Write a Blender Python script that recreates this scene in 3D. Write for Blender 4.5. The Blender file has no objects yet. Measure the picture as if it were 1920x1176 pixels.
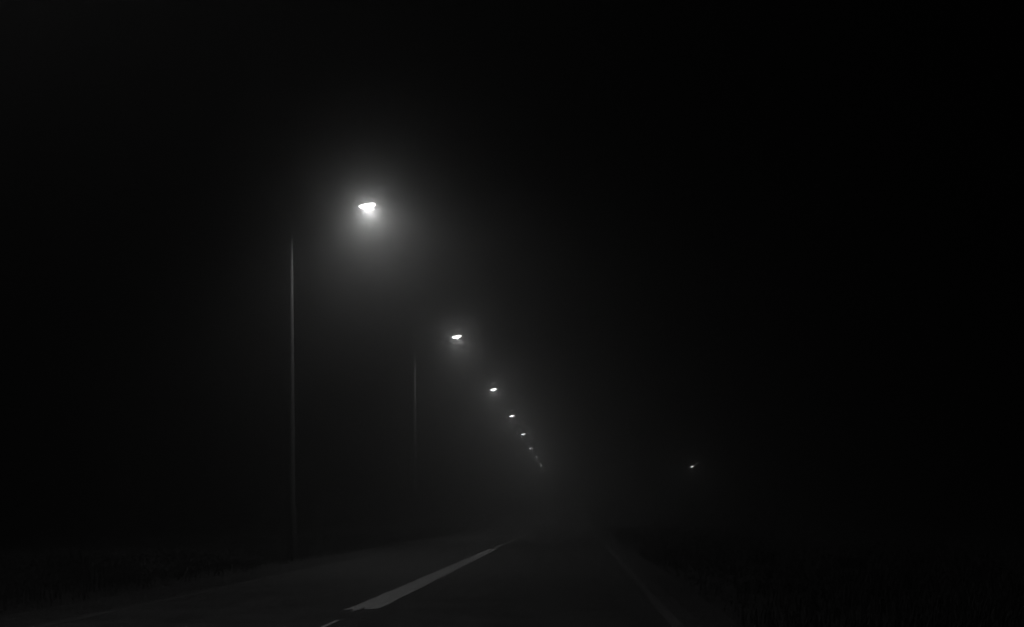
import bpy, bmesh, math, random
from mathutils import Vector, Matrix
random.seed(7)
sc = bpy.context.scene
R = math.radians

# ------------------------------------------------------------------ camera
F = 2667.0                 # focal length in pixels of the 1920 px wide picture
CX, HY = 960.0, 962.0      # principal column and horizon row
EYE = 1.315
ROLL = R(0.40)
cd = bpy.data.cameras.new("camera"); cam = bpy.data.objects.new("camera", cd)
sc.collection.objects.link(cam); sc.camera = cam
cd.sensor_width = 36; cd.lens = 50.0; cd.shift_y = (HY - 588) / 1920
cd.clip_start = 0.05; cd.clip_end = 4000
cam.matrix_world = Matrix.Translation((0, 0, EYE)) @ Matrix.Rotation(R(90), 4, 'X') @ Matrix.Rotation(-ROLL, 4, 'Z')

# ------------------------------------------------------------------ night sky
world = bpy.data.worlds.new("World"); sc.world = world
world.use_nodes = True
wn, wl = world.node_tree.nodes, world.node_tree.links
wn.clear()
sky = wn.new('ShaderNodeTexSky'); sky.sky_type = 'NISHITA'; sky.sun_disc = False
sky.sun_elevation = R(-4); sky.sun_rotation = R(200)
bw = wn.new('ShaderNodeRGBToBW')
bg = wn.new('ShaderNodeBackground'); bg.inputs['Strength'].default_value = 0.002
wo = wn.new('ShaderNodeOutputWorld')
wl.new(sky.outputs[0], bw.inputs[0]); wl.new(bw.outputs[0], bg.inputs[0]); wl.new(bg.outputs[0], wo.inputs[0])

sc.view_settings.view_transform = 'Standard'; sc.view_settings.look = 'None'
sc.view_settings.exposure = 0; sc.view_settings.gamma = 1
sc.render.engine = 'CYCLES'
sc.cycles.use_denoising = True; sc.cycles.use_adaptive_sampling = False
sc.cycles.denoising_input_passes = 'RGB'
sc.cycles.max_bounces = 8; sc.cycles.volume_bounces = 4; sc.cycles.diffuse_bounces = 2
sc.cycles.sample_clamp_indirect = 2.0

LAMP = 12.5               # radiance of the glowing bowl
SPILL = 5.0
NARROW = .72
FOG = .0125                # density per metre
ANIS = .91
SPOT = 640; CONE = 168; BLEND = .5; AIM = -3    # watts, degrees, softness, degrees towards the road

# ------------------------------------------------------------------ helpers
def unproject(u, v, d):
    """picture point at depth d -> world x, z (undoes the camera's slight roll)"""
    x, y = (u - CX) / F, (HY - v) / F
    c, s = math.cos(ROLL), math.sin(ROLL)
    return (c * x + s * y) * d, EYE + (-s * x + c * y) * d

def link(name, bm, mat, parent=None, smooth=False, loc=None):
    me = bpy.data.meshes.new(name); bm.to_mesh(me); bm.free()
    if mat: me.materials.append(mat)
    if smooth:
        for p in me.polygons: p.use_smooth = True
    o = bpy.data.objects.new(name, me); sc.collection.objects.link(o)
    if parent: o.parent = parent
    if loc: o.location = loc
    return o

def structure(o): o['kind'] = 'structure'; return o

def node_mat(name):
    m = bpy.data.materials.new(name); m.use_nodes = True
    nt = m.node_tree; b = nt.nodes['Principled BSDF']
    return m, nt, b

def surf(name, lo, hi, scale, rough=0.8, bump=0.3, bscale=60, metal=0.0, dist=0.01, detail=6):
    m, nt, b = node_mat(name); n, l = nt.nodes, nt.links
    tc = n.new('ShaderNodeTexCoord')
    nz = n.new('ShaderNodeTexNoise'); nz.inputs['Scale'].default_value = scale; nz.inputs['Detail'].default_value = detail
    l.new(tc.outputs['Object'], nz.inputs['Vector'])
    rp = n.new('ShaderNodeValToRGB'); e = rp.color_ramp.elements
    e[0].position = .32; e[1].position = .7
    e[0].color = (lo, lo, lo, 1); e[1].color = (hi, hi, hi, 1)
    l.new(nz.outputs['Fac'], rp.inputs[0]); l.new(rp.outputs[0], b.inputs['Base Color'])
    b.inputs['Roughness'].default_value = rough; b.inputs['Metallic'].default_value = metal
    n2 = n.new('ShaderNodeTexNoise'); n2.inputs['Scale'].default_value = bscale; n2.inputs['Detail'].default_value = 4
    l.new(tc.outputs['Object'], n2.inputs['Vector'])
    bp = n.new('ShaderNodeBump'); bp.inputs['Strength'].default_value = bump; bp.inputs['Distance'].default_value = dist
    l.new(n2.outputs['Fac'], bp.inputs['Height']); l.new(bp.outputs[0], b.inputs['Normal'])
    return m

def asphalt():
    # aggregate, large worn patches, slightly polished wheel tracks and fine cracks
    m = surf('asphalt', .028, .062, .9, .8, .6, 90); nt = m.node_tree; n, l = nt.nodes, nt.links
    b = n['Principled BSDF']; src = b.inputs['Base Color'].links[0].from_socket
    tc = n.new('ShaderNodeTexCoord')
    vo = n.new('ShaderNodeTexVoronoi'); vo.feature = 'DISTANCE_TO_EDGE'; vo.inputs['Scale'].default_value = .45
    nz = n.new('ShaderNodeTexNoise'); nz.inputs['Scale'].default_value = 2.5; nz.inputs['Detail'].default_value = 6
    ad = n.new('ShaderNodeMixRGB'); ad.blend_type = 'ADD'; ad.inputs[0].default_value = .5
    l.new(tc.outputs['Object'], nz.inputs['Vector']); l.new(tc.outputs['Object'], ad.inputs[1]); l.new(nz.outputs['Color'], ad.inputs[2])
    l.new(ad.outputs[0], vo.inputs['Vector'])
    mr = n.new('ShaderNodeMapRange'); mr.inputs[1].default_value = 0; mr.inputs[2].default_value = .012; mr.inputs[3].default_value = .45; mr.inputs[4].default_value = 1
    l.new(vo.outputs['Distance'], mr.inputs[0])
    mu = n.new('ShaderNodeMixRGB'); mu.blend_type = 'MULTIPLY'; mu.inputs[0].default_value = 1
    l.new(src, mu.inputs[1]); l.new(mr.outputs[0], mu.inputs[2])
    st = n.new('ShaderNodeTexNoise'); st.inputs['Scale'].default_value = 1.0; st.inputs['Detail'].default_value = 3
    mp = n.new('ShaderNodeMapping'); mp.inputs['Scale'].default_value = (1.6, .03, 1)
    l.new(tc.outputs['Object'], mp.inputs[0]); l.new(mp.outputs[0], st.inputs['Vector'])
    m2 = n.new('ShaderNodeMapRange'); m2.inputs[1].default_value = .35; m2.inputs[2].default_value = .65; m2.inputs[3].default_value = .72; m2.inputs[4].default_value = 1.15
    l.new(st.outputs['Fac'], m2.inputs[0])
    m3 = n.new('ShaderNodeMixRGB'); m3.blend_type = 'MULTIPLY'; m3.inputs[0].default_value = 1
    l.new(mu.outputs[0], m3.inputs[1]); l.new(m2.outputs[0], m3.inputs[2]); l.new(m3.outputs[0], b.inputs['Base Color'])
    return m
M_ASPH = asphalt()
M_SIDE = surf('worn_asphalt', .085, .12, .6, .85, .5, 80)
M_GRAVEL = surf('gravel_shoulder', .02, .045, 1.2, .9, .8, 40, dist=.03)
M_SOIL = surf('grassy_soil', .009, .025, .5, .95, .9, 8, dist=.06)
M_GRASS = surf('grass_blades', .005, .014, 2, .7, .1, 30)
M_PAINT = surf('road_paint', .38, .70, 14, .6, .3, 120)
def chip(m, scale, lo, hi):
    nt = m.node_tree; n, l = nt.nodes, nt.links; b = n['Principled BSDF']; src = b.inputs['Base Color'].links[0].from_socket
    tc = n.new('ShaderNodeTexCoord'); nz = n.new('ShaderNodeTexNoise'); nz.inputs['Scale'].default_value = scale; nz.inputs['Detail'].default_value = 9; nz.inputs['Roughness'].default_value = .7
    l.new(tc.outputs['Object'], nz.inputs['Vector'])
    r = n.new('ShaderNodeMapRange'); r.inputs[1].default_value = lo; r.inputs[2].default_value = hi; l.new(nz.outputs['Fac'], r.inputs[0])
    mx = n.new('ShaderNodeMixRGB'); l.new(r.outputs[0], mx.inputs[0]); mx.inputs[1].default_value = (.07, .07, .07, 1); l.new(src, mx.inputs[2])
    l.new(mx.outputs[0], b.inputs['Base Color'])
chip(M_PAINT, 5.0, .34, .42)
M_THIN = surf('almost_gone_road_paint', .05, .12, 1.5, .8, .3, 120)
M_FADED = surf('faded_road_paint', .35, .55, 6, .7, .3, 120)
M_WORN = surf('worn_road_paint', .06, .12, 5, .7, .3, 120)
M_STEEL = surf('galvanised_steel', .05, .085, 6, .8, .1, 60)
M_ARM = surf('lit_steel_arm', .35, .5, 8, .6, .05, 60)  # steel lightened in colour to look lamplit, not a silhouette against the glow
M_HOUSE = surf('painted_aluminium', .22, .28, 8, .45, .05, 60, metal=.2)
M_LENS, nt, b = node_mat('glowing_lamp_bowl')
b.inputs['Base Color'].default_value = (.8, .8, .8, 1)
b.inputs['Emission Color'].default_value = (1, 1, 1, 1); b.inputs['Emission Strength'].default_value = LAMP

# ------------------------------------------------------------------ ground and road (road runs slightly right of the view axis)
SL = (1082 - CX) / F                               # x per metre of depth
def rp(lat, d): return (lat + SL * d, d)           # road coordinates: lateral, depth

bm = bmesh.new()
bmesh.ops.create_grid(bm, x_segments=40, y_segments=40, size=1500)
structure(link('ground', bm, M_SOIL, loc=(0, 1300, -0.03)))

def strip(bm, l0, l1, d0, d1, z, n=1, wob=0.0, l0b=None, l1b=None):
    """flat ribbon between two lateral lines, optionally tapering, with slightly uneven edges"""
    l0b = l0 if l0b is None else l0b; l1b = l1 if l1b is None else l1b
    prev = None
    for i in range(n + 1):
        t = i / n; d = d0 + (d1 - d0) * t
        a = l0 + (l0b - l0) * t + random.uniform(-wob, wob); c = l1 + (l1b - l1) * t + random.uniform(-wob, wob)
        pa = bm.verts.new((*rp(a, d), z)); pc = bm.verts.new((*rp(c, d), z))
        if prev: bm.faces.new((prev[0], prev[1], pc, pa))
        prev = (pa, pc)

bm = bmesh.new(); strip(bm, -7.7, 1.9, -60, 700, 0.0 - .012, 300, .07)
structure(link('road_shoulder', bm, M_GRAVEL))
bm = bmesh.new(); strip(bm, -6.6, 1.45, -60, 700, 0.0 - .006, 300, .02)
structure(link('road', bm, M_ASPH))
# side road meeting the main road just past the second lamp
bm = bmesh.new()
v = [bm.verts.new(p) for p in ((-60, 96.5, -.009), (-6.7 + SL * 97, 97, -.009), (-6.7 + SL * 105, 105, -.009), (-60, 103.5, -.009))]
bm.faces.new(v); structure(link('side_road', bm, M_SIDE))

# painted markings
def marking(name, mat, segs, label, cat='road marking'):
    bm = bmesh.new()
    for s in segs: strip(bm, *s)
    o = link(name, bm, mat); structure(o); return o

bm = bmesh.new()
# broad centre band: ragged near end, tapering away
outline_l = []
strip(bm, -3.20, -2.76, 20.15, 27, -.002, 14, .008, -3.20, -2.79)
strip(bm, -3.20, -2.79, 27, 52.5, -.002, 40, .01, -3.24, -2.95)
for pts in (((-3.235, 19.55), (-3.20, 20.15), (-3.06, 20.15), (-3.10, 19.68)),
            ((-3.10, 19.68), (-3.06, 20.15), (-3.0, 20.15), (-3.05, 19.05)),
            ((-3.0, 20.15), (-2.76, 20.15), (-2.79, 19.75), (-2.95, 19.65))):
    bm.faces.new([bm.verts.new((*rp(*p), -.002)) for p in pts])
strip(bm, -3.22, -3.04, 54.5, 60.5, -.002, 6, .01)
structure(link('centre_line', bm, M_PAINT))
bm = bmesh.new(); strip(bm, -3.16, -3.02, 62, 98, -.002, 20, .01)
structure(link('centre_line', bm, M_FADED))
bm = bmesh.new(); strip(bm, -3.01, -2.955, -20, 17.7, -.002, 40, .006)
structure(link('narrow_line', bm, M_PAINT))
bm = bmesh.new(); strip(bm, 1.08, 1.22, -20, 340, -.002, 300, .015)
structure(link('edge_line', bm, M_WORN))
bm = bmesh.new(); strip(bm, -6.46, -6.36, -20, 340, -.002, 300, .02)
structure(link('edge_line', bm, M_THIN))

# grass on the verges: thousands of blades, denser near the camera
bm = bmesh.new()
def blade(x, y, h, w):
    a = random.uniform(0, math.tau); lean = random.uniform(.1, 1.1) * h
    dx, dy = math.cos(a), math.sin(a); px, py = -dy * w, dx * w
    b0 = bm.verts.new((x - px, y - py, -.04)); b1 = bm.verts.new((x + px, y + py, -.04))
    m0 = bm.verts.new((x - px * .7 + dx * lean * .35, y - py * .7 + dy * lean * .35, h * .6))
    m1 = bm.verts.new((x + px * .7 + dx * lean * .35, y + py * .7 + dy * lean * .35, h * .6))
    t = bm.verts.new((x + dx * lean, y + dy * lean, h))
    bm.faces.new((b0, b1, m1, m0)); bm.faces.new((m0, m1, t))
for side in (-1, 1):
    for i in range(9000):
        d = 13 * math.exp(random.random() * math.log(120 / 13))
        off = abs(random.gauss(0, 1)) * 5 + random.random() * 1.2
        lat = (-7.75 - off) if side < 0 else (1.85 + off)
        x, y = rp(lat, d)
        for k in range(3):
            blade(x + random.gauss(0, .07), y + random.gauss(0, .07), random.uniform(.04, .17) * (1 + .8 * math.sin(x * 1.3 + y * .2) * math.sin(y * .43 + x * .5)), .004 + .0003 * d)
g = link('verge_grass', bm, M_GRASS); g['kind'] = 'stuff'; g['label'] = 'rough grass along both edges of the dark road'

# a few weeds standing proud of the verge on the right
def weed(lat, d, h, n, label):
    global bm
    x, y = rp(lat, d); bm = bmesh.new()
    for i in range(n):
        blade(random.gauss(0, .18), random.gauss(0, .18), random.uniform(.5, 1) * h, .02)
    o = link('weed_clump', bm, M_GRASS, loc=(x, y, 0)); o['label'] = label; o['category'] = 'plant'; o['group'] = 'weeds on the right verge'
weed(4.75, 36, .55, 90, 'taller weed clump on the right verge, the one closer to the road')
weed(6.3, 33, .40, 70, 'lower weed clump on the right verge, the one farther out from the road')

# ------------------------------------------------------------------ street lamps
def tube(bm, pts, radii, seg=14, cap=True):
    rings = []
    for i, p in enumerate(pts):
        p = Vector(p)
        t = (Vector(pts[min(i + 1, len(pts) - 1)]) - Vector(pts[max(i - 1, 0)])).normalized()
        ref = Vector((0, 1, 0)) if abs(t.y) < .9 else Vector((1, 0, 0))
        a = t.cross(ref).normalized(); c = t.cross(a).normalized()
        rings.append([bm.verts.new(p + (a * math.cos(k * math.tau / seg) + c * math.sin(k * math.tau / seg)) * radii[i]) for k in range(seg)])
    for r0, r1 in zip(rings, rings[1:]):
        for k in range(seg): bm.faces.new((r0[k], r0[(k + 1) % seg], r1[(k + 1) % seg], r1[k]))
    if cap: bm.faces.new(rings[0][::-1]); bm.faces.new(rings[-1])

LL, LW, LD = .60, .19, .105          # lamp bowl: length, half width, depth
def plan(t):                        # half width of the teardrop along its length, narrow towards the arm
    return LW * (t ** .75) * ((1 - t) ** .6) / .396 if 0 < t < 1 else 0

def shell(sign, grow, depth, nx=14, ny=8, flat=False):
    """lower (-1) or upper (+1) half of the teardrop body"""
    bm = bmesh.new(); rows = []
    for i in range(nx + 1):
        t = i / nx; t = .5 - .5 * math.cos(math.pi * t)
        w = plan(t) * grow; x = (t - .5) * LL * grow
        row = []
        for k in range(ny + 1):
            a = math.pi * k / ny
            row.append(bm.verts.new((x, -w * math.cos(a), sign * depth * (w / (LW * grow)) ** .9 * math.sin(a))))
        rows.append(row)
    for r0, r1 in zip(rows, rows[1:]):
        for k in range(ny):
            f = (r0[k], r0[k + 1], r1[k + 1], r1[k]); bm.faces.new(f if sign > 0 else f[::-1])
        f = (r0[0], r1[0], r1[-1], r0[-1]); bm.faces.new(f if sign > 0 else f[::-1])
    bmesh.ops.remove_doubles(bm, verts=bm.verts, dist=1e-5)
    bmesh.ops.recalc_face_normals(bm, faces=bm.faces)
    return bm

def make_lamp(reach, height, kind='tall'):
    """origin at the pole's foot; arm along +x; bowl centre at (reach, 0, height)"""
    root = bpy.data.objects.new('street_lamp', None); sc.collection.objects.link(root)
    ptop = height - .50
    bm = bmesh.new()
    tube(bm, [(0, 0, -.1), (0, 0, .02), (0, 0, 1.5), (0, 0, 1.55), (0, 0, ptop), (0, 0, ptop + .05)], [.15, .15, .145, .12, .09, .05], 18)
    pole = link('pole', bm, M_STEEL, root, True)
    bm = bmesh.new(); bmesh.ops.create_cube(bm, size=1, matrix=Matrix.Translation((0, 0, .0)) @ Matrix.Diagonal((.34, .34, .03, 1)))
    for sx in (-1, 1):
        for sy in (-1, 1):
            bmesh.ops.create_cone(bm, cap_ends=True, segments=6, radius1=.02, radius2=.02, depth=.05, matrix=Matrix.Translation((sx * .13, sy * .13, .035)))
    link('base_plate', bm, M_STEEL, root)
    bm = bmesh.new(); bmesh.ops.create_cube(bm, size=1, matrix=Matrix.Translation((0, -.1, .85)) @ Matrix.Diagonal((.09, .02, .42, 1)))
    bmesh.ops.bevel(bm, geom=bm.edges[:], offset=.004, segments=1)
    link('access_door', bm, M_HOUSE, pole)
    bm = bmesh.new()
    xe = reach - (.15 if kind == 'small' else .32)
    pts = [(0, 0, ptop - .30)] + [(xe * t, 0, ptop - .30 + (height - .06 - ptop + .30) * (t ** .85)) for t in [i / 8 for i in range(1, 9)]]
    tube(bm, pts, [.026] * 3 + [.022] * 6, 10)
    tube(bm, [(0, 0, ptop - .40), (0, 0, ptop - .2)], [.095, .095], 16)
    link('arm', bm, M_ARM, root, True)
    small = kind == 'small'
    tilt = Matrix.Rotation(R(-20 if small else -11), 4, 'Y') @ Matrix.Rotation(R(-8), 4, 'X') @ Matrix.Scale(.44 if small else 1, 4)
    head = link('lamp_head', shell(1, 1.06, .10), M_HOUSE, root, True)
    head.matrix_local = Matrix.Translation((reach, 0, height + .004)) @ tilt
    link('lamp_bowl', shell(-1, 1.0, LD), M_LENS, head, True).location = (0, 0, -.004)
    # the reflector throws most of the lamp's light downwards and out over the road
    for sx in (-.10, .03, .16):
        ld = bpy.data.lights.new('lamp_light', 'SPOT'); ld.energy = SPOT / 3 * (.015 if small else 1); ld.spot_size = R(CONE); ld.spot_blend = BLEND; ld.shadow_soft_size = 0
        lo = bpy.data.objects.new('lamp_light', ld); sc.collection.objects.link(lo); lo.parent = head
        lo.location = (sx, 0, -LD - .03); lo.rotation_euler = (R(6.6), R(AIM), 0)
    # and the bowl itself spills some light sideways
    ld = bpy.data.lights.new('bowl_spill', 'POINT'); ld.energy = SPILL * (.015 if small else 1); ld.shadow_soft_size = 0
    lo = bpy.data.objects.new('bowl_spill', ld); sc.collection.objects.link(lo); lo.parent = head
    lo.location = (.03, 0, -LD - .025)
    return root

SP, A0 = 36.67, 1.347
seen = {0: (688, 385), 1: (856, 631), 2: (925, 730), 3: (959.5, 780), 4: (981, 814), 5: (995.5, 840),
        6: (1005, 857), 7: (1014.5, 872.5), 8: (1021, 882), 9: (1028, 890)}
labels = {
 0: 'tall lit street lamp with the largest glow, nearest of the row, its whole pole showing',
 1: 'second lit street lamp of the row, soft halo under its bowl and thin grey pole',
 2: 'third lit street lamp of the row, small halo and a barely visible pole',
 3: 'fourth lit street lamp of the row, white bowl without a halo, above the fifth',
 4: 'fifth lit street lamp of the row, the lowest one still burning pure white',
 5: 'sixth street lamp of the row, small and slightly dimmed by fog',
 6: 'seventh street lamp of the row, grey glint in the fog',
 7: 'eighth street lamp of the row, very faint glint in the fog',
 8: 'ninth and farthest street lamp of the row, faint glint closest to the road',
 -1: 'street lamp just beside the camera, out of view above the left edge',
}
REACH, HEAD, YAW = 2.72, 12.0, R(22)        # the arms point slightly away from oncoming traffic
proto = None
def copy_tree(o, parent=None):
    c = o.copy(); sc.collection.objects.link(c)
    if parent:
        c.parent = parent
    for ch in o.children: copy_tree(ch, c)
    return c

def place(n):
    global proto
    d = SP * (n + A0)
    u, v = seen.get(n, (1082 - 531 / (n + A0), 962 - 777.7 / (n + A0)))
    x, z = unproject(u, v, d)
    if proto is None: proto = make_lamp(REACH, HEAD); o = proto
    else: o = copy_tree(proto)
    o.location = (x - REACH * math.cos(YAW), d - REACH * math.sin(YAW), z - HEAD)
    o.rotation_euler = (0, 0, YAW)
    o['label'] = labels[n]; o['category'] = 'street lamp'; o['group'] = 'street lamps along the left side of the road'
    return o
for n in range(9): place(n)
place(-1)

# the single lamp away to the right, lower and on its own
D = 130.0
x, z = unproject(1298, 875, D)
o = make_lamp(1.6, z, 'small'); o.location = (x - 1.6 * math.cos(YAW), D - 1.6 * math.sin(YAW), 0); o.rotation_euler = (0, 0, YAW)
o['label'] = 'lone small lit lamp far off in the dark to the right of the road'; o['category'] = 'street lamp'

# ------------------------------------------------------------------ fog
bm = bmesh.new()
bmesh.ops.create_cube(bm, size=1, matrix=Matrix.Translation((0, 180, 8)) @ Matrix.Diagonal((700, 560, 18, 1)))
m = bpy.data.materials.new('fog'); m.use_nodes = True
nt = m.node_tree; nt.nodes.clear()
mo = nt.nodes.new('ShaderNodeOutputMaterial'); add = nt.nodes.new('ShaderNodeAddShader')
for k, (dens, g) in enumerate(((FOG * NARROW, .975), (FOG * (1 - NARROW), ANIS))):     # droplets scatter in a tight forward lobe plus a broad one
    pv = nt.nodes.new('ShaderNodeVolumePrincipled')
    pv.inputs['Color'].default_value = (.96, .96, .96, 1)
    pv.inputs['Density'].default_value = dens; pv.inputs['Anisotropy'].default_value = g
    nt.links.new(pv.outputs[0], add.inputs[k])
nt.links.new(add.outputs[0], mo.inputs['Volume'])
h = link('haze', bm, m); h['kind'] = 'stuff'; h['label'] = 'thick night fog lit by the street lamps'
